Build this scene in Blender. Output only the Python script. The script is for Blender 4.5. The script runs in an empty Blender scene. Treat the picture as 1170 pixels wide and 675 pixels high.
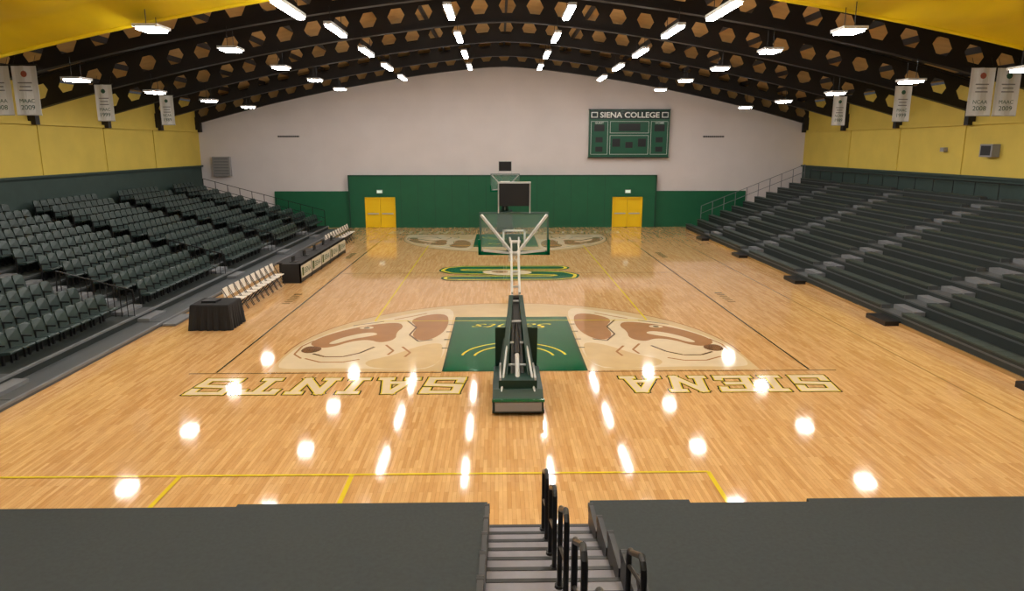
import bpy, math, random
from mathutils import Vector, Matrix
random.seed(4)
scn=bpy.context.scene
scn.view_settings.view_transform='Standard'
scn.view_settings.look='None'
scn.view_settings.exposure=0.0

def S(r,g,b):
    f=lambda c:(c/255/12.92) if c/255<=0.04045 else ((c/255+0.055)/1.055)**2.4
    return (f(r),f(g),f(b),1)
def mat(name,col,rough=0.6,metal=0.0,noise=0.0,scale=5.0,emit=0.0,coat=0.0,bump=0.0,stretch=None):
    m=bpy.data.materials.new(name); m.use_nodes=True
    nt=m.node_tree; b=nt.nodes['Principled BSDF']
    b.inputs['Base Color'].default_value=col
    b.inputs['Roughness'].default_value=rough
    b.inputs['Metallic'].default_value=metal
    if coat: b.inputs['Coat Weight'].default_value=coat; b.inputs['Coat Roughness'].default_value=0.08
    if emit:
        b.inputs['Emission Color'].default_value=col; b.inputs['Emission Strength'].default_value=emit
    if noise or bump:
        tc=nt.nodes.new('ShaderNodeTexCoord'); n=nt.nodes.new('ShaderNodeTexNoise')
        n.inputs['Scale'].default_value=scale; n.inputs['Detail'].default_value=4
        mp=nt.nodes.new('ShaderNodeMapping')
        if stretch: mp.inputs['Scale'].default_value=stretch
        nt.links.new(tc.outputs['Object'],mp.inputs['Vector']); nt.links.new(mp.outputs['Vector'],n.inputs['Vector'])
        if noise:
            r=nt.nodes.new('ShaderNodeValToRGB')
            r.color_ramp.elements[0].position=0.3; r.color_ramp.elements[1].position=0.7
            r.color_ramp.elements[0].color=tuple(c*(1-noise) for c in col[:3])+(1,)
            r.color_ramp.elements[1].color=tuple(min(1,c*(1+noise)) for c in col[:3])+(1,)
            nt.links.new(n.outputs['Fac'],r.inputs['Fac']); nt.links.new(r.outputs['Color'],b.inputs['Base Color'])
        if bump:
            bp=nt.nodes.new('ShaderNodeBump'); bp.inputs['Strength'].default_value=bump
            nt.links.new(n.outputs['Fac'],bp.inputs['Height']); nt.links.new(bp.outputs['Normal'],b.inputs['Normal'])
    return m

FR=0.06; FIOR=1.6
def floor_mat():
    m=bpy.data.materials.new('maple_floor'); m.use_nodes=True
    nt=m.node_tree; b=nt.nodes['Principled BSDF']; L=nt.links.new
    tc=nt.nodes.new('ShaderNodeTexCoord'); mp=nt.nodes.new('ShaderNodeMapping')
    mp.inputs['Rotation'].default_value=(0,0,math.radians(90))
    L(tc.outputs['Object'],mp.inputs['Vector'])
    br=nt.nodes.new('ShaderNodeTexBrick'); L(mp.outputs['Vector'],br.inputs['Vector'])
    br.inputs['Color1'].default_value=S(221,179,124); br.inputs['Color2'].default_value=S(200,153,97)
    br.inputs['Mortar'].default_value=S(156,112,68)
    br.inputs['Scale'].default_value=1.0; br.inputs['Mortar Size'].default_value=0.0015
    br.inputs['Brick Width'].default_value=0.9; br.inputs['Row Height'].default_value=0.07
    br.offset=0.37
    n=nt.nodes.new('ShaderNodeTexNoise'); mp2=nt.nodes.new('ShaderNodeMapping')
    mp2.inputs['Scale'].default_value=(9,1.4,1); L(tc.outputs['Object'],mp2.inputs['Vector']); L(mp2.outputs['Vector'],n.inputs['Vector'])
    n.inputs['Scale'].default_value=1.5; n.inputs['Detail'].default_value=5
    mx=nt.nodes.new('ShaderNodeMix'); mx.data_type='RGBA'; mx.blend_type='MULTIPLY'
    mx.inputs['Factor'].default_value=0.42
    r=nt.nodes.new('ShaderNodeValToRGB'); r.color_ramp.elements[0].color=(0.72,0.66,0.58,1); r.color_ramp.elements[1].color=(1.1,1.08,1.05,1)
    r.color_ramp.elements[0].position=0.3; r.color_ramp.elements[1].position=0.7
    L(n.outputs['Fac'],r.inputs['Fac']); L(br.outputs['Color'],mx.inputs['A']); L(r.outputs['Color'],mx.inputs['B'])
    L(mx.outputs['Result'],b.inputs['Base Color'])
    b.inputs['Roughness'].default_value=FR
    b.inputs['IOR'].default_value=FIOR
    return m

M={}
M['floor']=floor_mat()
M['white_wall']=mat('painted_white_wall',S(213,205,203),0.8,noise=0.03,scale=0.6)
M['yellow_wall']=mat('yellow_wall_panel',S(206,180,78),0.7,noise=0.06,scale=0.8)
M['green_band']=mat('dark_green_band',S(44,62,57),0.7,noise=0.08,scale=2)
M['green']=mat('green_wall_pad',S(2,88,55),0.55,noise=0.05,scale=1.5)
M['green_d']=mat('green_wall_trim',S(2,64,42),0.55)
M['deck']=mat('tan_roof_deck',S(190,156,102),0.8,noise=0.12,scale=1.5)
M['beam']=mat('dark_brown_steel',S(24,19,17),0.6)
M['canopy']=mat('yellow_canopy_fabric',S(236,208,20),0.5,noise=0.14,scale=0.5,bump=0.5,stretch=(1,.35,1))
M['door']=mat('yellow_door_paint',S(240,198,8),0.4)
M['black']=mat('black_plastic',S(20,20,22),0.45)
M['blackm']=mat('black_metal',S(28,27,28),0.35,0.3)
M['seat']=mat('dark_green_grey_plastic',S(36,52,49),0.42,noise=0.1,scale=1)
M['bench']=mat('dark_grey_bench_plastic',S(43,57,53),0.5,noise=0.1,scale=1)
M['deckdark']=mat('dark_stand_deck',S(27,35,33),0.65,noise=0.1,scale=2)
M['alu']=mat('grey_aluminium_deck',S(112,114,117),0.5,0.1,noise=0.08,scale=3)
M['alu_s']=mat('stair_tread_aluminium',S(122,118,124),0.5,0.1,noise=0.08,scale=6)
M['alu_d']=mat('grey_aluminium_dark',S(72,76,78),0.5,0.1)  # darker grey aluminium for nosings, aisle strips and stair bodies
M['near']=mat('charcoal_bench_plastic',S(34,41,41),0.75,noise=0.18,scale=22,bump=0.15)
M['steel']=mat('light_grey_painted_steel',S(190,190,188),0.4,0.1)
M['padg']=mat('dark_green_vinyl_pad',S(14,48,38),0.45)
M['orange']=mat('orange_rim',S(215,80,25),0.4)
M['net']=mat('white_net',S(230,230,228),0.8)
M['whitep']=mat('white_paint_edge',S(225,228,225),0.4)
M['banner']=mat('white_banner_cloth',S(230,230,228),0.8)
M['bgreen']=mat('banner_green_print',S(60,98,80),0.8)
M['bred']=mat('banner_red_print',S(165,90,70),0.8)
M['sbgreen']=mat('scoreboard_green',S(6,80,56),0.4)
M['sbblack']=mat('scoreboard_dark_panel',S(18,40,34),0.25)
M['sbtext']=mat('scoreboard_white_print',S(225,230,225),0.5)
def paint(n,c,noise=0.0):
    m=mat(n,c,FR+0.01,noise=noise,scale=2); m.node_tree.nodes['Principled BSDF'].inputs['IOR'].default_value=FIOR; return m
M['cream']=paint('cream_court_paint',S(222,202,168),0.05)
M['cream2']=paint('tan_court_paint',S(210,182,136),0.05)
M['brownp']=paint('brown_court_paint',S(166,120,78),0.06)
M['brownd']=paint('dark_brown_court_paint',S(120,86,58))
M['greenp']=paint('green_court_paint',S(0,90,57),0.05)
M['yellowp']=paint('yellow_court_paint',S(222,196,52))
M['darkp']=paint('dark_green_court_paint',S(40,56,40))
M['wood2']=paint('dark_wood_line',S(150,118,72))
M['cream_pl']=mat('cream_chair_plastic',S(226,218,204),0.45)
M['cloth']=mat('black_table_cloth',S(16,16,18),0.8)
M['signcream']=mat('cream_sign_panel',S(200,190,164),0.5)
M['lamp']=mat('lamp_lens',(1.0,0.965,0.92,1),0.5,emit=60.0)
M['lampbody']=mat('lamp_housing_white',S(200,200,198),0.4)
M['grey']=mat('grey_box_metal',S(140,138,138),0.5)
M['frame']=mat('board_frame_grey',S(70,92,84),0.4)
M['exit']=mat('exit_sign_face',S(200,225,205),0.5,emit=0.6)
g=bpy.data.materials.new('backboard_glass'); g.use_nodes=True
b=g.node_tree.nodes['Principled BSDF']; b.inputs['Base Color'].default_value=(0.5,0.65,0.6,1); b.inputs['Roughness'].default_value=0.03; b.inputs['Alpha'].default_value=0.10
M['glass']=g

class MB:
    def __init__(s): s.v=[];s.f=[];s.m=[];s.mats=[]
    def mi(s,k):
        if k not in s.mats: s.mats.append(k)
        return s.mats.index(k)
    def add(s,vs,fs,k):
        o=len(s.v); s.v+= [tuple(p) for p in vs]; i=s.mi(k)
        for f in fs: s.f.append(tuple(o+j for j in f)); s.m.append(i)
    def bx(s,x0,x1,y0,y1,z0,z1,k,bot=True):
        vs=[(x0,y0,z0),(x1,y0,z0),(x1,y1,z0),(x0,y1,z0),(x0,y0,z1),(x1,y0,z1),(x1,y1,z1),(x0,y1,z1)]
        fs=[(4,5,6,7),(0,1,5,4),(1,2,6,5),(2,3,7,6),(3,0,4,7)]
        if bot: fs.append((3,2,1,0))
        s.add(vs,fs,k)
    def bar(s,p0,p1,w,h,k,w1=None,h1=None):
        p0=Vector(p0);p1=Vector(p1);d=(p1-p0).normalized()
        side=d.cross(Vector((0,0,1)))
        if side.length<1e-4: side=Vector((1,0,0))
        side.normalize(); up=side.cross(d)
        w1=w1 or w; h1=h1 or h; vs=[]
        for p,ww,hh in((p0,w,h),(p1,w1,h1)):
            for a,c in((-1,-1),(1,-1),(1,1),(-1,1)): vs.append(p+side*a*ww/2+up*c*hh/2)
        s.add(vs,[(3,2,1,0),(4,5,6,7),(0,1,5,4),(1,2,6,5),(2,3,7,6),(3,0,4,7)],k)
    def cyl(s,p0,p1,r,k,n=8,r1=None):
        p0=Vector(p0);p1=Vector(p1);d=(p1-p0).normalized()
        a=d.orthogonal().normalized(); c=d.cross(a); r1=r if r1 is None else r1
        vs=[]
        for p,rr in((p0,r),(p1,r1)):
            for i in range(n):
                t=2*math.pi*i/n; vs.append(p+(a*math.cos(t)+c*math.sin(t))*rr)
        fs=[(i,(i+1)%n,n+(i+1)%n,n+i) for i in range(n)]+[tuple(range(n))[::-1],tuple(range(n,2*n))]
        s.add(vs,fs,k)
    def tube(s,pts,r,k,n=8,closed=False):
        P=[Vector(p) for p in pts]; N=len(P); vs=[]; ref=None
        for i,p in enumerate(P):
            if closed: d=(P[(i+1)%N]-P[i-1])
            else: d=P[min(i+1,N-1)]-P[max(i-1,0)]
            d.normalize()
            if ref is None: ref=d.orthogonal().normalized()
            ref=(ref-d*ref.dot(d)).normalized(); c=d.cross(ref)
            for j in range(n):
                t=2*math.pi*j/n; vs.append(p+(ref*math.cos(t)+c*math.sin(t))*r)
        fs=[]
        for i in range(N if closed else N-1):
            for j in range(n):
                a=i*n;b2=((i+1)%N)*n; fs.append((a+j,a+(j+1)%n,b2+(j+1)%n,b2+j))
        if not closed: fs+= [tuple(range(n))[::-1],tuple(range((N-1)*n,N*n))]
        s.add(vs,fs,k)
    def poly(s,pts,k): s.add(pts,[tuple(range(len(pts)))],k)
    def prism(s,pts,vec,k):
        n=len(pts); v=Vector(vec); vs=[Vector(p) for p in pts]; vs+= [p+v for p in vs]
        s.add(vs,[tuple(range(n))[::-1],tuple(range(n,2*n))]+[(i,(i+1)%n,n+(i+1)%n,n+i) for i in range(n)],k)
    def merge(s,o,off):
        b0=len(s.v); x,y,z=off
        s.v+=[(a+x,b1+y,c+z) for a,b1,c in o.v]
        mp=[s.mi(k) for k in o.mats]
        for f,m in zip(o.f,o.m): s.f.append(tuple(b0+j for j in f)); s.m.append(mp[m])
    def mesh(s,name):
        me=bpy.data.meshes.new(name); me.from_pydata(s.v,[],s.f)
        for k in s.mats: me.materials.append(M[k])
        me.polygons.foreach_set('material_index',s.m); me.update(); return me
    def obj(s,name,parent=None,loc=None,rot=0,smooth=False):
        me=s.mesh(name)
        if smooth: me.polygons.foreach_set('use_smooth',[True]*len(me.polygons))
        return link(name,me,parent,loc,rot)
def link(name,me,parent=None,loc=None,rot=0):
    o=bpy.data.objects.new(name,me); scn.collection.objects.link(o)
    if loc: o.location=loc
    o.rotation_euler=(0,0,rot)
    if parent: o.parent=parent
    return o
def empty(name,loc=(0,0,0),rot=0):
    return link(name,None,None,loc,rot)
def text_to(name,txt,k,fn,w,h,off=0.0,parent=None,spacing=1.0,shear=0.0):
    """text outline scaled to w x h then placed by fn(u,v)"""
    cu=bpy.data.curves.new(name,'FONT'); cu.body=txt; cu.offset=off; cu.space_character=spacing; cu.shear=shear
    cu.resolution_u=3
    ob=bpy.data.objects.new(name,cu); scn.collection.objects.link(ob)
    dg=bpy.context.evaluated_depsgraph_get()
    me=bpy.data.meshes.new_from_object(ob.evaluated_get(dg)); bpy.data.objects.remove(ob)
    xs=[v.co.x for v in me.vertices]; ys=[v.co.y for v in me.vertices]
    x0,x1,y0,y1=min(xs)+off,max(xs)-off,min(ys)+off,max(ys)-off
    for v in me.vertices: v.co=Vector(fn((v.co.x-x0)/(x1-x0)*w,(v.co.y-y0)/(y1-y0)*h))
    me.materials.clear(); me.materials.append(M[k])
    return link(name,me,parent)

# ---------------------------------------------------------------- room shell
XW=21.2; YFAR=50.2; YBACK=-6.0
YB=17.2; YF=YB+28.65; YM=(YB+YF)/2
def prof(x):
    s=math.sqrt(x*x+1)-1
    return 11.0-0.0974*s-0.00453*s*s
b=MB(); b.bx(-XW-.3,XW+.3,YBACK-.3,YFAR+.3,-0.2,0,'floor'); b.obj('floor')
xs=[-XW+i*(2*XW)/40 for i in range(41)]
b=MB()
pts=[(-XW,YFAR,0),(XW,YFAR,0)]+[(x,YFAR,prof(x)) for x in reversed(xs)]
b.prism(pts,(0,.3,0),'white_wall')
for i in range(40):
    x,y=xs[i],xs[i+1]
    b.prism([(x,YFAR,prof(x)),(y,YFAR,prof(y)),(y,YFAR,prof(y)+1.6),(x,YFAR,prof(x)+1.6)],(0,.3,0),'deck')
b.obj('wall_far')
b=MB(); b.prism([(-XW,YBACK,0),(XW,YBACK,0)]+[(x,YBACK,prof(x)+1.6) for x in reversed(xs)],(0,-.3,0),'white_wall'); b.obj('wall_back')
for sgn,nm in((-1,'left'),(1,'right')):
    b=MB()
    x0,x1=sorted((sgn*XW,sgn*(XW+.3)))
    b.bx(x0,x1,YBACK,YFAR,0,4.3,'green_band')
    b.bx(x0,x1,YBACK,YFAR,4.3,8.6,'yellow_wall')
    xa,xb=sorted((sgn*XW,sgn*(XW-.05)))
    for i in range(10):
        y=YBACK+1+i*5.4
        b.bx(xa,xb,y,y+.04,4.36,6.6,'yellow_wall')
    xa,xb=sorted((sgn*XW,sgn*(XW-.14)))
    b.bx(xa,xb,YBACK,YFAR,6.6,6.75,'yellow_wall')
    b.bx(xa,xb,YBACK,YFAR,4.25,4.36,'green_band')
    b.obj('wall_'+nm)
b=MB()
for i in range(40):
    x,y=xs[i],xs[i+1]
    b.prism([(x,YBACK,prof(x)+1.55),(y,YBACK,prof(y)+1.55),(y,YBACK,prof(y)+1.7),(x,YBACK,prof(x)+1.7)],(0,YFAR-YBACK+.3,0),'deck')
for i in range(-10,11):
    x=i*2.05
    b.bx(x-.06,x+.06,YBACK,YFAR,prof(x)+1.32,prof(x)+1.57,'beam')
b.obj('ceiling')
def beam():
    b=MB(); D=1.3
    cell=1.2; n=int(2*XW/cell); cell=2*XW/n
    P=lambda s,t:(s,0.0,prof(s)+t*D)
    for i in range(n):
        s0=-XW+i*cell; s1=s0+cell; c=(s0+s1)/2; q=cell*.31; h=.235
        TL,TR,BR,BL=(s0,1),(s1,1),(s1,0),(s0,0)
        L_,UL,UR,R_,LR,LL=(c-q,.5),(c-q*.55,.5+h),(c+q*.55,.5+h),(c+q,.5),(c+q*.55,.5-h),(c-q*.55,.5-h)
        V=[TL,TR,BR,BL,L_,UL,UR,R_,LR,LL]
        F=[(0,5,6,1),(3,2,8,9),(0,4,5),(0,3,4),(3,9,4),(1,6,7),(1,7,2),(2,7,8)]
        for dy in(-.012,.012): b.add([(P(*p)[0],dy,P(*p)[2]) for p in V],F,'beam')
    m=40
    for t0 in(0,D):
        for i in range(m):
            x,y=xs[i],xs[i+1]
            b.prism([(x,-.15,prof(x)+t0-.04),(y,-.15,prof(y)+t0-.04),(y,-.15,prof(y)+t0+.04),(x,-.15,prof(x)+t0+.04)],(0,.3,0),'beam')
    for s in(-1,1):
        xa,xb=sorted((s*(XW-.01),s*(XW-.35)))
        b.bx(xa,xb,-.15,.15,6.6,7.6,'beam')
    return b.mesh('roof_beam')
bm=beam()
FR_Y=[20.6,26.5,32.4,38.3,44.2,49.9]
for y in FR_Y: link('roof_beam',bm,loc=(0,y,0))
b=MB(); nx,ny=60,60
vs=[]
for j in range(ny+1):
    y=21.2-j*(21.2-YBACK-.1)/ny
    for i in range(nx+1):
        x=-XW+.16+i*(2*XW-.32)/nx
        wv=.13*math.sin(y*1.9+math.sin(x*.4)*1.3)+.06*math.sin(x*2.3+y*.7)
        sag=.30*abs(math.sin((y-21.2)*math.pi/5.9))
        edge=min(1,j/3)
        vs.append((x,y,prof(x)-.45+.012*x+(wv+sag)*edge))
fs=[(j*(nx+1)+i,j*(nx+1)+i+1,(j+1)*(nx+1)+i+1,(j+1)*(nx+1)+i) for j in range(ny) for i in range(nx)]
b.add(vs,fs,'canopy')
b.tube([(x*.99,21.2,prof(x)-.45+.012*x) for x in xs],.06,'canopy')
b.obj('yellow_fabric_canopy',smooth=True)

# ---------------------------------------------------------------- lights
def strip():
    b=MB(); L_=2.6
    b.bx(-.14,.14,-L_/2,L_/2,0,.10,'lampbody')
    b.bx(-.10,.10,-L_/2+.04,L_/2-.04,-.07,-.001,'lamp')
    for y in(-.9,.9): b.cyl((0,y,.10),(0,y,.65),.012,'blackm',6)
    return b.mesh('linear_ceiling_light')
def square():
    b=MB()
    b.bx(-.34,.34,-.42,.42,0,.08,'lampbody')
    b.bx(-.27,.27,-.36,.36,-.06,-.001,'lamp')
    for y in(-.3,.3): b.cyl((0,y,.08),(0,y,.75),.012,'blackm',6)
    return b.mesh('square_ceiling_light')
ms,mq=strip(),square()
for y in [2.9,8.8,14.7,20.6,26.5,32.4,38.3,44.2]:
    yy=y+.1; dz=-.35 if y<21 else 0
    for x in(-2.14,2.14): link('linear_ceiling_light',ms,loc=(x,yy,10.35+dz))
    for x in(-6.2,5.9): link('linear_ceiling_light',ms,loc=(x,yy,9.72+dz))
    for x in(-10.0,9.5): link('square_ceiling_light',mq,loc=(x,yy,9.05+dz*.6))
    for x in(-15.6,14.8): link('square_ceiling_light',mq,loc=(x,yy,8.0+dz*.5))

# ---------------------------------------------------------------- far wall furniture
yw=YFAR-.01
dl=(-9.85,-7.7); dr=(7.65,9.8)
b=MB()
def gpan(x0,x1,z0,z1,t,k='green'): b.bx(x0,x1,yw-t,yw,z0,z1,k)
gpan(-10.9,dl[0],0,3.65,.35); gpan(dl[1],dr[0],0,3.65,.35); gpan(dr[1],10.7,0,3.65,.35)
gpan(dl[0],dl[1],2.16,3.65,.35); gpan(dr[0],dr[1],2.16,3.65,.35)
gpan(-16.2,-10.9,0,2.55,.15); gpan(10.7,17.2,0,2.55,.15)
for i in range(18):
    x=-10.9+i*1.2
    if not(dl[0]-.1<x<dl[1]+.1 or dr[0]-.1<x<dr[1]+.1): b.bx(x-.012,x+.012,yw-.358,yw-.34,.05,3.6,'green_d')
b.bx(-10.95,10.75,yw-.38,yw,3.6,3.68,'green_d')
b.bx(-10.97,-10.87,yw-.38,yw,0,3.68,'green_d'); b.bx(10.67,10.77,yw-.38,yw,0,3.68,'green_d')
b.obj('green_wall_padding')
for i,(a,c) in enumerate((dl,dr)):
    a+=.01;c-=.01
    b=MB(); m_=(a+c)/2
    b.bx(a,c,yw-.12,yw-.01,0,2.12,'black')
    for p,q in((a+.06,m_-.01),(m_+.01,c-.06)):
        b.bx(p,q,yw-.3,yw-.12,.02,2.06,'door')
        b.bx(p+.1,q-.1,yw-.36,yw-.32,.95,1.03,'steel')
    b.bx(a,a+.06,yw-.4,yw-.1,0,2.12,'door');b.bx(c-.06,c,yw-.4,yw-.1,0,2.12,'door');b.bx(a,c,yw-.4,yw-.1,2.06,2.14,'door')
    b.obj('door_%d'%(i+1))
    b=MB(); b.bx(m_-.2,m_+.2,yw-.46,yw-.36,2.42,2.66,'lampbody'); b.bx(m_-.16,m_+.16,yw-.47,yw-.46,2.46,2.62,'exit'); b.obj('exit_sign')
sb=empty('scoreboard')
b=MB(); x0,x1,z0,z1=5.9,11.5,4.92,8.12; ys=yw-.3
b.bx(x0,x1,ys,yw,z0,z1,'sbgreen')
b.bx(x0+.05,x1-.05,ys-.02,ys,7.5,8.07,'sbblack')
for r in[(x0+.12,x0+1.3,5.1,7.35),(x0+1.45,x1-1.45,6.55,7.35),(x0+1.45,x1-1.45,5.1,6.4),(x1-1.3,x1-.12,5.1,7.35)]:
    b.bx(r[0],r[1],ys-.02,ys,r[2],r[3],'sbgreen')
    t=.02
    for q in[(r[0],r[1],r[2],r[2]+t),(r[0],r[1],r[3]-t,r[3]),(r[0],r[0]+t,r[2],r[3]),(r[1]-t,r[1],r[2],r[3])]: b.bx(q[0],q[1],ys-.03,ys-.02,q[2],q[3],'sbtext')
for (cx,cz,w,h) in[(8.7,6.95,1.5,.5),(7.8,5.9,.55,.55),(8.7,5.75,.5,.4),(9.6,5.9,.55,.55),(6.6,6.9,.7,.45),(10.8,6.9,.7,.45),(6.6,6.1,.5,.35),(10.8,6.1,.5,.35),(6.6,5.45,.5,.35),(10.8,5.45,.5,.35)]:
    b.bx(cx-w/2,cx+w/2,ys-.04,ys-.02,cz-h/2,cz+h/2,'black')
b.bx(x0-.04,x1+.04,ys-.05,yw,z0-.06,z0,'blackm'); b.bx(x0-.04,x1+.04,ys-.05,yw,z1,z1+.05,'blackm')
b.obj('board',sb)
text_to('board_title','SIENA COLLEGE','sbtext',lambda u,v:(x0+.75+u,ys-.035,7.6+v),4.1,.36,0.02,sb)
for cx,t in((6.6,'GUEST'),(10.8,'HOME')): text_to('board_label',t,'sbtext',lambda u,v,cx=cx:(cx-.3+u,ys-.035,7.18+v),.6,.12,0.01,sb)
for x in(x0+.12,x1-.57):
    b=MB(); b.bx(x,x+.45,ys-.04,ys-.02,7.6,7.97,'sbtext'); b.bx(x+.06,x+.39,ys-.05,ys-.04,7.66,7.91,'sbblack'); b.obj('emblem',sb)
for x in(-15.0,14.7):
    b=MB(); b.bx(x-.75,x+.75,yw-.06,yw,6.27,6.38,'grey')
    for i in range(10): b.bx(x-.7+i*.145,x-.62+i*.145,yw-.08,yw-.06,6.28,6.37,'blackm')
    b.obj('wall_vent')
b=MB(); b.bx(-20.3,-19.1,yw-.3,yw,3.6,4.95,'grey')
for i in range(6): b.bx(-20.2,-19.2,yw-.32,yw-.3,3.75+i*.2,3.85+i*.2,'alu')
b.obj('wall_unit_heater')
b=MB(); b.prism([(XW-.01,30.4,5.2),(XW-.01,31.2,5.2),(XW-.01,31.2,5.75),(XW-.01,30.4,5.75)],(-.35,0,0),'grey')
b.bx(XW-.38,XW-.36,30.5,31.1,5.27,5.68,'black'); b.obj('wall_loudspeaker')
b=MB(); b.bx(XW-.2,XW-.01,34,34.3,5.4,5.6,'grey'); b.obj('wall_junction_box')
def banner(x,y,w,z0,z1,l1,l2,gk):
    e=empty('championship_banner',(x,y,0)); b=MB()
    n=8
    for i in range(n):
        a,c=-w/2+i*w/n,-w/2+(i+1)*w/n
        ya,yc=.02*math.sin(i*1.3),.02*math.sin((i+1)*1.3)
        b.add([(a,ya,z0),(c,yc,z0),(c,yc,z1),(a,ya,z1),(a,ya+.01,z0),(c,yc+.01,z0),(c,yc+.01,z1),(a,ya+.01,z1)],[(0,1,2,3),(7,6,5,4)],'banner')
    b.cyl((-w/2-.04,0,z1),(w/2+.04,0,z1),.025,'blackm'); b.cyl((-w/2,0,z0),(w/2,0,z0),.018,'steel')
    for s in(-1,1): b.cyl((s*w*.4,0,z1),(s*w*.4,.18,z1+.35),.008,'blackm',5)
    b.poly([(math.cos(t*math.pi/4)*w*.13,-.035,z1-.3+math.sin(t*math.pi/4)*w*.13) for t in range(8)],gk)
    for i,ww in enumerate((.28,.22,.26)): b.bx(-w*ww,w*ww,-.04,-.035,z1-.62-i*.13,z1-.58-i*.13,'grey')
    b.obj('cloth',e)
    text_to('print',l1,'bgreen',lambda u,v:(-w*.3+u,-.04,z0+.42+v),w*.6,.13,0.0,e)
    text_to('print',l2,'bgreen',lambda u,v:(-w*.28+u,-.04,z0+.18+v),w*.56,.16,0.0,e)
for s,off in((-1,-.4),(1,0)):
    x=s*17.6
    banner(x-.48,26.1,.88,6.75,8.45,'NCAA','2008','bgreen' if s<0 else 'bred'); banner(x+.48,26.1,.88,6.75,8.45,'MAAC','2009','bred' if s<0 else 'bgreen')
    banner(x,32.0,.75,6.75,8.3,'MAAC','1999','bgreen'); banner(x,37.9,.7,6.75,8.25,'NCAA','1989','bgreen')

# ---------------------------------------------------------------- court paint
ct=empty('court_markings')
def fl(b,pts,k,z,far=False):
    P=[(x,y) if not far else (-x,2*YM-y) for x,y in pts]
    ar=sum(P[i][0]*P[(i+1)%len(P)][1]-P[(i+1)%len(P)][0]*P[i][1] for i in range(len(P)))
    if ar<0: P=P[::-1]
    b.poly([(x,y,z) for x,y in P],k)
def ln(b,x0,y0,x1,y1,w,k,z,far=False):
    d=Vector((x1-x0,y1-y0)); n=Vector((-d.y,d.x)).normalized()*w/2
    fl(b,[(x0+n.x,y0+n.y),(x0-n.x,y0-n.y),(x1-n.x,y1-n.y),(x1+n.x,y1+n.y)],k,z,far)
def arcs(cx,cy,r,a0,a1,n=32): return [(cx+r*math.cos(a0+(a1-a0)*i/n),cy+r*math.sin(a0+(a1-a0)*i/n)) for i in range(n+1)]
def ring(b,cx,cy,r,a0,a1,w,k,z,far=False,n=36,sx=1):
    A=arcs(cx,cy,r-w/2,a0,a1,n);B_=arcs(cx,cy,r+w/2,a0,a1,n)
    for i in range(n):
        fl(b,[(A[i][0]*sx,A[i][1]),(B_[i][0]*sx,B_[i][1]),(B_[i+1][0]*sx,B_[i+1][1]),(A[i+1][0]*sx,A[i+1][1])],k,z,far)
def smooth(pts,it=2):
    for _ in range(it):
        q=[]
        for i in range(len(pts)):
            a,c=pts[i],pts[(i+1)%len(pts)]
            q+=[(a[0]*.75+c[0]*.25,a[1]*.75+c[1]*.25),(a[0]*.25+c[0]*.75,a[1]*.25+c[1]*.75)]
        pts=q
    return pts
GL={'S':[[(.95,.76),(.95,1),(.05,1),(.05,.54),(.95,.46),(.95,0),(.05,0),(.05,.24)]],
 'I':[[(.5,0),(.5,1)],[(.1,0),(.9,0)],[(.1,1),(.9,1)]],
 'E':[[(.12,0),(.12,1)],[(0,1),(.92,1),(.92,.84)],[(0,0),(.95,0),(.95,.16)],[(.12,.5),(.7,.5)]],
 'N':[[(.12,0),(.12,1)],[(.12,1),(.88,0)],[(.88,0),(.88,1)],[(0,0),(.28,0)],[(.72,1),(1,1)]],
 'A':[[(.1,0),(.46,1)],[(.46,1),(.6,1)],[(.6,1),(.9,0)],[(.24,.30),(.78,.30)],[(-.02,0),(.22,0)],[(.78,0),(1.02,0)]],
 'T':[[(.5,0),(.5,1)],[(.02,.82),(.02,1),(.98,1),(.98,.82)],[(.32,0),(.68,0)]]}
def block(b,txt,xr,ytop,w,h,far,lay):
    n=len(txt); ws=[.5 if c=='I' else 1 for c in txt]; gap=.46
    U=w/(sum(ws)+gap*(n-1))
    for t,k,z in lay:
        x=0
        for c,cw in zip(txt,ws):
            q=0
            for st in GL[c]:
                P=[]
                for u,v in st:
                    uu=x+u*cw*U; uu+=.12*h*(v-.5)
                    P.append((xr-uu,ytop-v*h))
                for i in range(len(P)-1):
                    d=Vector((P[i+1][0]-P[i][0],P[i+1][1]-P[i][1])); d.normalize(); nn=Vector((-d.y,d.x))*t/2; e=d*t*.5
                    a=Vector(P[i])-e; c2=Vector(P[i+1])+e
                    fl(b,[tuple(a+nn),tuple(a-nn),tuple(c2-nn),tuple(c2+nn)],k,z+q*.0001,far); q+=1
            x+=(cw+gap)*U
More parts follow.
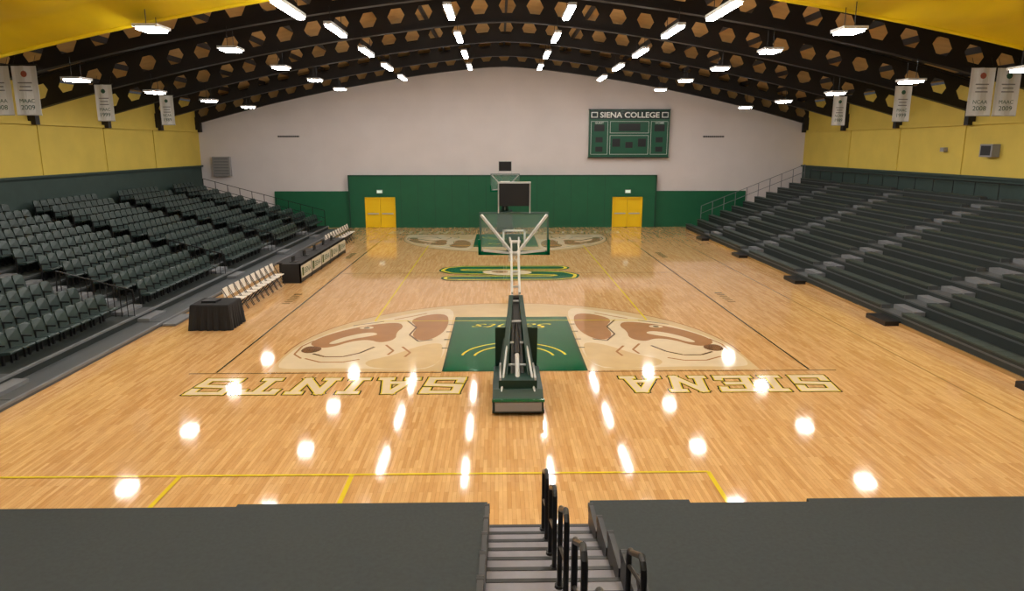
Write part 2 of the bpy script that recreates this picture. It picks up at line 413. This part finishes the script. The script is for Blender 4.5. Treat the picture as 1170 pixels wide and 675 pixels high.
def half(far):
    b=MB(); pi=math.pi; hy=YB+1.6
    R=6.35
    arc=[(-R,YB+.05)]+[(-R*math.cos(t*pi/32),hy+R*math.sin(t*pi/32)) for t in range(33)]+[(R,YB+.05)]
    fl(b,arc,'cream2',.003,far)
    for s in(-1,1):
        G=lambda L_,k,z,it=2: fl(b,smooth([(s*x,YB+y) for x,y in L_],it),k,z,far)
        qz=[0]
        def pl(L_,w,k,z=.0066):
            for i in range(len(L_)-1):
                (a,c),(d,e)=L_[i],L_[i+1]
                ln(b,s*a,YB+c,s*d,YB+e,w,k,z+qz[0]*.00005,far); qz[0]+=1
        # head silhouette, chest fur
        G([(1.95,.25),(3.0,.2),(4.6,.35),(5.9,.25),(6.3,.5),(6.25,2.2),(5.85,3.5),(5.1,4.75),(4.2,5.7),(3.0,6.8),(1.95,7.35),(1.95,4)],'cream',.004)
        G([(2.0,.2),(3.7,.25),(4.1,.9),(3.4,1.4),(2.8,2.3),(2.3,2.7),(2.0,2.5)],'cream2',.005)
        # brown mask: brow, cheek and upper muzzle
        G([(6.0,2.7),(5.75,3.5),(5.2,4.3),(4.5,4.9),(3.7,5.2),(3.45,4.6),(3.6,3.9),(3.5,3.1),(3.9,2.7),(4.3,3.1),(4.8,2.9),(5.2,2.3),(5.6,2.2)],'brownp',.0055)
        G([(4.35,3.95),(4.75,3.75),(5.2,3.25),(5.45,2.65),(5.2,2.6),(4.85,3.15),(4.35,3.45),(4.1,3.7)],'cream',.0062)
        G([(5.5,2.3),(5.95,2.45),(6.05,1.9),(5.75,1.65),(5.45,1.9)],'brownd',.0064)
        G([(4.42,4.62),(4.72,4.66),(4.9,4.42),(4.6,4.30),(4.4,4.4)],'cream',.0064)
        G([(4.52,4.55),(4.70,4.55),(4.72,4.38),(4.54,4.38)],'brownd',.0066)
        # hanging ear
        G([(3.4,5.5),(2.8,6.3),(2.2,6.3),(2.05,5.2),(2.1,4.0),(2.4,3.1),(2.8,2.9),(3.1,3.6),(3.0,4.5)],'brownp',.006)
        pl([(3.45,5.4),(3.05,4.5),(3.15,3.6),(2.8,2.85),(2.4,3.05)],.06,'brownd')
        # mouth, jowls, chin and fur strokes
        pl([(5.6,1.65),(5.2,1.35),(4.7,1.35),(4.3,1.7),(4.0,2.3)],.08,'brownd')
        pl([(5.7,1.2),(5.2,.85),(4.6,.85),(4.2,1.1)],.07,'brownp')
        pl([(3.7,2.5),(3.4,1.9),(3.5,1.5)],.07,'brownp'); pl([(3.2,2.3),(2.9,1.7),(3.0,1.3)],.07,'brownp')
        pl([(5.1,4.75),(4.7,5.0),(4.2,5.3)],.05,'brownd'); pl([(3.9,5.55),(3.4,5.95),(2.9,6.4)],.07,'brownp')
        pl([(5.9,3.0),(6.1,2.4),(6.1,1.6),(5.8,1.2)],.06,'brownp')
    ring(b,0,hy,R+.02,0,pi,.05,'brownp',.0085,far)
    fl(b,[(-1.88,YB),(1.88,YB),(1.88,YB+5.85),(-1.88,YB+5.85)],'darkp',.009,far)
    fl(b,[(-1.83,YB+.03),(1.83,YB+.03),(1.83,YB+5.8),(-1.83,YB+5.8)],'greenp',.010,far)
    ring(b,0,YB+5.86,1.83,0,pi,.06,'cream2',.0105,far)
    for r in(1.1,1.45): ring(b,0,YB+1.2,r,.15,pi-.15,.07,'yellowp',.011,far)
    for s in(-1,1):
        for yy in(2.1,3.0,3.9,4.8): fl(b,[(s*1.88,YB+yy),(s*2.05,YB+yy),(s*2.05,YB+yy+.06),(s*1.88,YB+yy+.06)],'darkp',.010,far)
    lay=[(.30,'darkp',.003),(.235,'yellowp',.0055),(.175,'cream',.008)]
    block(b,'SIENA',7.65,YB-.55,5.0,.98,far,lay)
    block(b,'SAINTS',-1.35,YB-.55,6.3,.98,far,lay)
    b.obj('lane_paint_far' if far else 'lane_paint_near',ct)
    ff=lambda u,v:(1.3-u,YB+4.9-v,.012)
    gg=(lambda u,v:(-ff(u,v)[0],2*YM-ff(u,v)[1],.012)) if far else ff
    text_to('lane_lettering','Saints','yellowp',gg,2.6,.6,-.008,ct,1.0,.5)
half(False); half(True)
b=MB(); z=.0115
for s in(-1,1):
    ln(b,s*7.62,YB,s*7.62,YF,.05,'darkp',z)
    ln(b,s*4.5,YM-9,s*4.5,YM+9,.06,'yellowp',z)
ln(b,10.6,YB-4,10.6,YF+1.5,.04,'wood2',.003)
ln(b,-8.3,YB-.05,-1.9,YB-.05,.04,'darkp',.0022); ln(b,1.9,YB-.05,8.3,YB-.05,.04,'darkp',.0022); ln(b,-8.3,YF,8.3,YF,.05,'darkp',.0122)
ln(b,-7.62,YM,7.62,YM,.04,'wood2',.002)
for y in(YM-9,YM+9): ln(b,-4.5,y,4.5,y,.05,'yellowp',z+.0006)
y0=11.45
ln(b,-10.4,y0,3.3,y0,.06,'yellowp',z)
for x in(-6.0,-3.0,3.3): ln(b,x,y0,x,9.3,.08,'yellowp',z+.0005)
for s in(-1,1):
    for y in(YB+8,YF-10):
        for j in range(6): ln(b,s*8.25,y+j*.32,s*8.25,y+j*.32+.2,.3,'wood2',.003)
b.obj('court_lines',ct)
b=MB()
def ribbon(pts,w,k,z):
    q=0
    for i in range(len(pts)-1): ln(b,pts[i][0],pts[i][1],pts[i+1][0],pts[i+1][1],w,k,z+q*.00006); q+=1
    for x,y in pts: b.poly([(x+w/2*math.cos(t*math.pi/8),y+w/2*math.sin(t*math.pi/8),z+q*.00006) for t in range(16)],k); q+=1
pth=[(2.35,YM+1.3),(-2.0,YM+1.3),(-2.5,YM+1.05),(-2.6,YM+.65),(-2.3,YM+.25),(-1.6,YM+.1),(1.6,YM-.1),(2.3,YM-.25),(2.6,YM-.65),(2.5,YM-1.05),(2.0,YM-1.3),(-2.35,YM-1.3)]
ribbon(pth,1.20,'greenp',.013); ribbon(pth,1.0,'yellowp',.0155); ribbon(pth,.68,'greenp',.018)
fl(b,smooth([(-1.3,YM+.35),(-.2,YM+.75),(.9,YM+.5),(1.2,YM-.2),(.2,YM-.75),(-.9,YM-.5)]),'cream',.0205)
fl(b,smooth([(-.9,YM+.25),(-.2,YM+.5),(.1,YM+.1),(-.4,YM-.2)]),'brownp',.0215)
b.obj('centre_logo',ct)

# ---------------------------------------------------------------- basketball hoops
def hoop():
    b=MB()
    b.prism([(-.54,-3.05,.08),(-.54,-3.05,.34),(-.54,-2.75,.5),(-.54,-1.1,.5),(-.54,-.85,.36),(-.54,-.85,.08)],(1.08,0,0),'padg')
    b.bx(-.50,.50,-3.09,-3.05,.12,.32,'grey'); b.bx(-.56,.56,-3.1,-3.02,.33,.38,'greenp')
    b.bx(-.56,.56,-3.02,-.9,.05,.12,'black')
    for x in(-.45,.45):
        for y in(-2.85,-1.1): b.cyl((x-.04,y,.07),(x+.04,y,.07),.07,'black',12)
    b.bx(-.42,.42,-2.7,-1.6,.5,.68,'padg')
    b.bx(-.4,-.36,-2.7,-1.6,.68,.74,'steel'); b.bx(.36,.4,-2.7,-1.6,.68,.74,'steel')
    b.prism([(-.5,-1.0,.4),(-.5,-.8,.4),(-.5,-.95,1.3),(-.5,-1.3,1.5)],(1.0,0,0),'padg')
    for s in(-1,1):
        b.bar((s*.30,-2.35,.5),(s*.11,-.75,2.12),.14,.22,'padg',.10,.16)
        b.bar((s*.36,-1.5,.5),(s*.13,-.85,1.95),.09,.12,'padg',.07,.1)
        b.cyl((s*.36,-2.8,.45),(s*.2,-1.55,1.35),.025,'steel')
        b.bar((s*.09,-.8,2.0),(s*.09,.45,3.02),.05,.09,'steel')
        b.bar((s*.09,-.95,2.25),(s*.09,.35,3.3),.04,.07,'steel')
    b.bar((0,-2.2,.62),(0,-.75,2.05),.30,.06,'black',.16,.05)
    for t in(.2,.45,.7,.95):
        y=-2.35+1.6*t; zz=.5+1.62*t; w=.32-.2*t
        b.cyl((-w,y,zz),(w,y,zz),.03,'steel')
    b.cyl((0,-2.5,.6),(0,-.9,1.75),.05,'steel'); b.cyl((0,-1.9,1.05),(0,-.9,1.78),.07,'blackm')
    b.cyl((-.16,-.78,2.1),(.16,-.78,2.1),.07,'blackm',12)
    b.cyl((-.14,.42,3.0),(.14,.42,3.0),.05,'steel',10); b.cyl((-.14,.36,3.3),(.14,.36,3.3),.04,'steel',10)
    for t in(.3,.6): b.cyl((-.1,-.8+1.25*t,2+1.02*t),(.1,-.8+1.25*t,2+1.02*t),.025,'steel')
    for s in(-1,1):
        b.bar((s*.06,.42,3.0),(s*.86,1.17,3.9),.06,.06,'steel')
        b.bar((s*.06,.42,3.0),(s*.80,1.17,2.96),.05,.05,'steel')
        b.bar((s*.10,.36,3.3),(s*.12,1.17,3.3),.04,.05,'steel')
    b.bx(-.2,.2,1.15,1.2,2.95,3.4,'frame')
    W,z0,z1=.915,2.9,3.97
    b.bx(-W+.04,W-.04,1.212,1.228,z0+.04,z1-.04,'glass')
    for q in[(-W,W,z0,z0+.05),(-W,W,z1-.05,z1),(-W,-W+.05,z0,z1),(W-.05,W,z0,z1)]: b.bx(q[0],q[1],1.195,1.245,q[2],q[3],'frame')
    for q in[(-.305,.305,3.05,3.1),(-.305,.305,3.46,3.51),(-.305,-.255,3.05,3.51),(.255,.305,3.05,3.51)]: b.bx(q[0],q[1],1.229,1.233,q[2],q[3],'whitep')
    b.bx(-W-.02,W+.02,1.17,1.27,z0-.06,z0+.03,'greenp')
    for s in(-1,1): b.bx(s*W-.035,s*W+.035,1.17,1.27,z0-.06,z0+.35,'greenp')
    R=.2286; cy=1.23+.15+R
    b.tube([(R*math.cos(t*math.pi/16),cy+R*math.sin(t*math.pi/16),3.05) for t in range(32)],.010,'orange',8,True)
    b.bx(-.09,.09,1.235,1.40,3.035,3.05,'orange'); b.bx(-.09,.09,1.232,1.25,2.98,3.1,'orange')
    lv=[(R,3.04),(.19,2.93),(.16,2.82),(.14,2.70),(.135,2.6)]
    for i in range(12):
        for sg in(-1,1):
            pts=[]
            for j,(r,zz) in enumerate(lv):
                a=(i+sg*j*.5)*math.pi/6; pts.append((r*math.cos(a),cy+r*math.sin(a),zz))
            b.tube(pts,.005,'net',4)
    for s in(-1,1): b.bar((s*.41,1.15,3.95),(s*.41,1.15,4.75),.03,.03,'steel')
    b.bx(-.39,.39,1.05,1.22,4.14,4.72,'black'); b.bx(-.34,.34,1.22,1.235,4.2,4.68,'blackm')
    b.bx(-.43,.43,1.08,1.2,4.72,4.76,'steel')
    return b.mesh('basketball_hoop')
hm=hoop()
link('basketball_hoop',hm,loc=(0,YB,0.0)); link('basketball_hoop',hm,loc=(0,YF,0),rot=math.pi)

# ---------------------------------------------------------------- left chairback stands
YS0,YS1=11.0,48.0
AL=[15.6,22.7,30.3,37.2,43.6]; AR=[15.2,22.2,29.2,36.2,43.0]
XI=XW-.16
def chair_t():
    b=MB()
    out=[(-.22,.36),(.22,.36),(.235,.62),(.21,.78),(.14,.84),(-.14,.84),(-.21,.78),(-.235,.62)]
    n=len(out)
    F=lambda y,z,d:(-.22-(z-.36)*.22+d+.06*(abs(y)/.23)**2,y,z)
    vs=[F(y,z,0) for y,z in out]+[F(y,z,-.045) for y,z in out]
    b.add(vs,[tuple(range(n)),tuple(range(n,2*n))[::-1]]+[(i,n+i,n+(i+1)%n,(i+1)%n) for i in range(n)],'seat')
    b.prism([(-.24,-.22,.37),(.12,-.22,.41),(.16,-.22,.38),(.14,-.22,.34),(-.22,-.22,.31)],(0,.44,0),'seat')
    b.bx(-.25,-.19,-.03,.03,0,.36,'black',False)
    b.bx(-.26,.06,-.25,-.225,.55,.59,'black'); b.bx(-.22,-.16,-.25,-.225,.0,.55,'black',False)
    return b
tc=chair_t()
e=empty('chairback_grandstand')
N=12; run=.80; x0=-11.25
zL=lambda k:.12+.215*k
b=MB(); st=MB()
for k in range(N):
    xa=x0-run*(k+1); xb=x0-run*k; z=zL(k)
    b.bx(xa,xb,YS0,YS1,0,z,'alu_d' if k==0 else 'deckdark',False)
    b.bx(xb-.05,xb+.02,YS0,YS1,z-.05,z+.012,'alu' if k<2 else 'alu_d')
    if k>0:
        y=YS0+.35
        while y<YS1-.3:
            if all(abs(y-a)>.88 for a in AL): st.merge(tc,(xb-.42,y,z))
            y+=.50
    for a in AL:
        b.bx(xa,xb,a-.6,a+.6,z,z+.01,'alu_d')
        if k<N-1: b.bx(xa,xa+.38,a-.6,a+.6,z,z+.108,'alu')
b.bx(-XI,x0-run*N,YS0,YS1,0,zL(N-1),'deckdark')
for a in AL[1:]:
    b.bx(x0+.03,x0+.45,a-.7,a+.7,.02,.08,'alu')
for a in AL:
    for s in(-1,):
        for k in(1,2,3):
            xb=x0-run*k; z=zL(k)
            for i in range(4): b.cyl((xb-.2*i,a+s*.72,z),(xb-.2*i,a+s*.72,z+.85+.055*i),.014,'blackm',6)
        b.tube([(x0-run+.05,a+s*.72,zL(1)+.45),(x0-run+.02,a+s*.72,zL(1)+.85),(x0-run*3-.7,a+s*.72,zL(3)+1.05),(x0-run*3-.75,a+s*.72,zL(3)+.4)],.025,'blackm')
for i in range(11):
    x=x0-run*(i+1)-.2; z=zL(i+1)
    b.cyl((x,YS1-.05,0),(x,YS1-.05,z+1.05),.025,'blackm',6)
for dz in(.55,1.05): b.cyl((x0-run-.2,YS1-.05,zL(1)+dz),(x0-run*11-.2,YS1-.05,zL(11)+dz),.022,'blackm',6)
b.obj('stand_deck',e); st.obj('stadium_seats',e)

# ---------------------------------------------------------------- right bench stands
b=MB(); N=11; run=.77; X0=12.5
zR=lambda k:.3+.31*k
for k in range(N):
    xa=X0+run*k; xb=xa+run; z=zR(k)
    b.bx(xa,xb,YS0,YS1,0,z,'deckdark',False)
    b.bx(xa-.015,xa+.04,YS0,YS1,z-.04,z+.01,'alu_d')
    segs=[];y=YS0
    for a in AR: segs.append((y,a-.65)); y=a+.65
    segs.append((y,YS1))
    for p,q in segs:
        n=max(1,int((q-p)/.46)); w=(q-p)/n
        b.bx(xa+.0,xa+.27,p,q,z+.0,z+.10,'deckdark')
        for i in range(n):
            b.bx(xa-.03,xa+.33,p+i*w+.006,p+(i+1)*w-.006,z+.10,z+.14,'bench')
    for a in AR:
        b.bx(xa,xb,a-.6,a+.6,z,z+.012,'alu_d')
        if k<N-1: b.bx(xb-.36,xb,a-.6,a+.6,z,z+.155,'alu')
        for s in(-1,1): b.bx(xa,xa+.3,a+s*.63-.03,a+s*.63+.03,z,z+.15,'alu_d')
b.bx(X0+run*N,XI,YS0,YS1,0,zR(N-1),'deckdark')
b.bx(X0-.05,X0,YS0,YS1,0,.10,'wood2')
for a in AR: b.bx(X0-.5,X0,a-.6,a+.6,0,.15,'blackm')
for i in range(10):
    x=X0+run*(i+1)+.2; z=zR(i+1)
    b.cyl((x,YS1-.05,0),(x,YS1-.05,z+1.05),.022,'alu',6)
for dz in(.55,1.05): b.cyl((X0+run+.2,YS1-.05,zR(1)+dz),(X0+run*10+.2,YS1-.05,zR(10)+dz),.02,'alu',6)
for i in range(25):
    y=YS0+.3+i*1.54; b.cyl((XI-.1,y,zR(10)),(XI-.1,y,zR(10)+.7),.02,'blackm',6)
b.cyl((XI-.1,YS0,zR(10)+.7),(XI-.1,YS1,zR(10)+.7),.025,'blackm',6)
b.obj('bench_grandstand')

# ---------------------------------------------------------------- near bench stands with stairs
b=MB(); run=.84; rise=.28; Y0=9.05
AX0,AX1=-.58,.88
for k in range(12):
    ya=Y0-run*(k+1); yb=Y0-run*k; z=.72+rise*k; zd=z-.34
    for (p,q,sh) in((-20.8,-4.1,0),(-4.1,AX0,.07),(AX1,2.3,.09),(2.3,4.0,0),(4.0,20.8,.09)):
        s=sh if k==0 else 0
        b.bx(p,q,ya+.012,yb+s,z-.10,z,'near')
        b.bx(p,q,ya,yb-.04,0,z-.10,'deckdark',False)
    for x in(AX0,AX1): b.bx(x-.03,x+.03,ya+.08,yb-.02,z-.3,z+.02,'black'); b.cyl((x-.035,yb-.04,z-.04),(x+.035,yb-.04,z-.04),.07,'black',10)
    for j in(0,1):
        y1=yb-.42*j; y0_=y1-.42; zz=zd+.14*j
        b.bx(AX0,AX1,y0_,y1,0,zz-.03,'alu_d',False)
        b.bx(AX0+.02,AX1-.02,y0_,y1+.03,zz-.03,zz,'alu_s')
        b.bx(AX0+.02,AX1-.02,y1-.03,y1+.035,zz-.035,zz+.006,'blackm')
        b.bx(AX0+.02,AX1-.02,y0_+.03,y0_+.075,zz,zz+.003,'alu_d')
b.bx(-20.8,20.8,YBACK+.1,Y0-run*12,0,.72+rise*11,'deckdark')
b.obj('lower_bench_grandstand')
def rail(x,yc,zb,h=.92):
    b=MB(); pts=[]
    L_=.62; dz=-rise*L_/run
    pts=[(0,-L_/2,0),(0,-L_/2,h-.12)]+[(0,-L_/2+.12*(1-math.cos(t)),h-.12+.12*math.sin(t)) for t in(.5,1.0,1.57)]
    pts+=[(0,L_/2-.12*(1-math.cos(t)),h-.12+.12*math.sin(t)+dz) for t in(1.57,1.0,.5)]+[(0,L_/2,h-.12+dz),(0,L_/2,dz)]
    b.tube(pts,.027,'blackm',10)
    b.cyl((0,-L_/2,.45),(0,L_/2,.45+dz),.018,'blackm')
    for y,z in((-L_/2,0),(L_/2,dz)): b.cyl((0,y,z-.01),(0,y,z+.02),.05,'blackm',10)
    b.obj('stair_handrail',loc=(x,yc,zb))
for i in range(5):
    yc=8.55-i*1.26
    k=(Y0-yc+.31)/.84
    rail(.2,yc,.40+rise*k-.02)
for i in range(2):
    yc=5.35-i*1.68
    rail(.76,yc,.40+rise*(Y0-yc+.31)/.84-.02,.65)

# ---------------------------------------------------------------- courtside furniture
def fold():
    b=MB()
    b.prism([(-.2,-.21,.44),(.2,-.21,.45),(.2,-.21,.48),(-.2,-.21,.47)],(0,.42,0),'cream_pl')
    b.prism([(-.22,-.21,.62),(-.19,-.21,.62),(-.25,-.21,.92),(-.28,-.21,.92)],(0,.42,0),'cream_pl')
    for s in(-1,1):
        b.cyl((.22,s*.22,0),(-.27,s*.22,.93),.014,'blackm',6)
        b.cyl((-.24,s*.19,0),(.14,s*.19,.45),.014,'blackm',6)
    b.cyl((.13,-.22,.18),(.13,.22,.18),.01,'blackm',6); b.cyl((-.16,-.19,.1),(-.16,.19,.1),.01,'blackm',6)
    return b.mesh('folding_chair')
fm=fold()
for i in range(10): link('folding_chair',fm,loc=(-9.55,23.7+i*.55,0))
for i in range(10): link('folding_chair',fm,loc=(-9.6,38.2+i*.6,0))
b=MB(); cx,cy,w,d,h=-9.45,22.0,.60,.55,.82
per=[]
n=64
for ring_z,grow in((0.01,.06),(.4,.03),(h-.03,0),(h,-.02)):
    r=[]
    for i in range(n):
        a=2*math.pi*i/n; c,s_=math.cos(a),math.sin(a); m=max(abs(c),abs(s_))
        px,py=c/m,s_/m; gg=grow*(1+.6*math.sin(i*1.9)) if grow>0 else grow
        r.append((cx+px*(w+gg),cy+py*(d+gg),ring_z))
    per.append(r)
vs=[p for r in per for p in r]
fs=[(j*n+i,j*n+(i+1)%n,(j+1)*n+(i+1)%n,(j+1)*n+i) for j in range(3) for i in range(n)]+[tuple(range(3*n,4*n))]
b.add(vs,fs,'cloth')
b.bx(cx-.35,cx+.1,cy-.25,cy+.2,h,h+.06,'black')
b.obj('cloth_covered_table')
e=empty('scorers_table'); b=MB()
X1=-8.75; X2=-9.55
L0=29.2; n=5; seg=1.75
for i in range(n):
    a=L0+i*seg; c=a+seg-.04
    b.bx(X2,X1,a,c,.76,.82,'black')
    b.bx(X1-.06,X1,a,c,.04,.84,'black')
    b.bx(X1,X1+.02,a+.06,c-.06,.2,.72,'signcream')
    b.bx(X2,X1,a,a+.04,.0,.76,'black'); b.bx(X2,X1,c-.04,c,.0,.76,'black')
    b.bx(X2+.2,X2+.5,a+.5,a+.9,.82,.84,'blackm'); b.bx(X2+.3,X2+.33,a+.5,a+.9,.84,1.06,'blackm')
    b.bx(X1+.02,X1+.024,a+.14,a+.4,.28,.64,'greenp')
b.obj('table_body',e)
for i in range(n):
    a=L0+i*seg
    text_to('table_sign','SIENA','bgreen',lambda u,v,a=a:(X1+.024,a+.5+u,.34+v),1.0,.24,.01,e)
b=MB(); b.bx(-10.5,-10.1,31.6,36.4,.42,.47,'black')
for y in(31.8,34.0,36.2): b.bx(-10.45,-10.15,y-.03,y+.03,0,.42,'blackm')
b.obj('players_bench')

# ---------------------------------------------------------------- world + camera
w=bpy.data.worlds.new('world'); w.use_nodes=True; scn.world=w
w.node_tree.nodes['Background'].inputs['Color'].default_value=(.5,.5,.5,1)
w.node_tree.nodes['Background'].inputs['Strength'].default_value=.1
cam=bpy.data.cameras.new('camera'); co=bpy.data.objects.new('camera',cam); scn.collection.objects.link(co)
co.location=(-.4,0,5.66); co.rotation_euler=(math.radians(90-12.03),0,math.radians(-1.07))
cam.sensor_width=36; cam.lens=800/1170*36; cam.clip_end=200
scn.camera=co
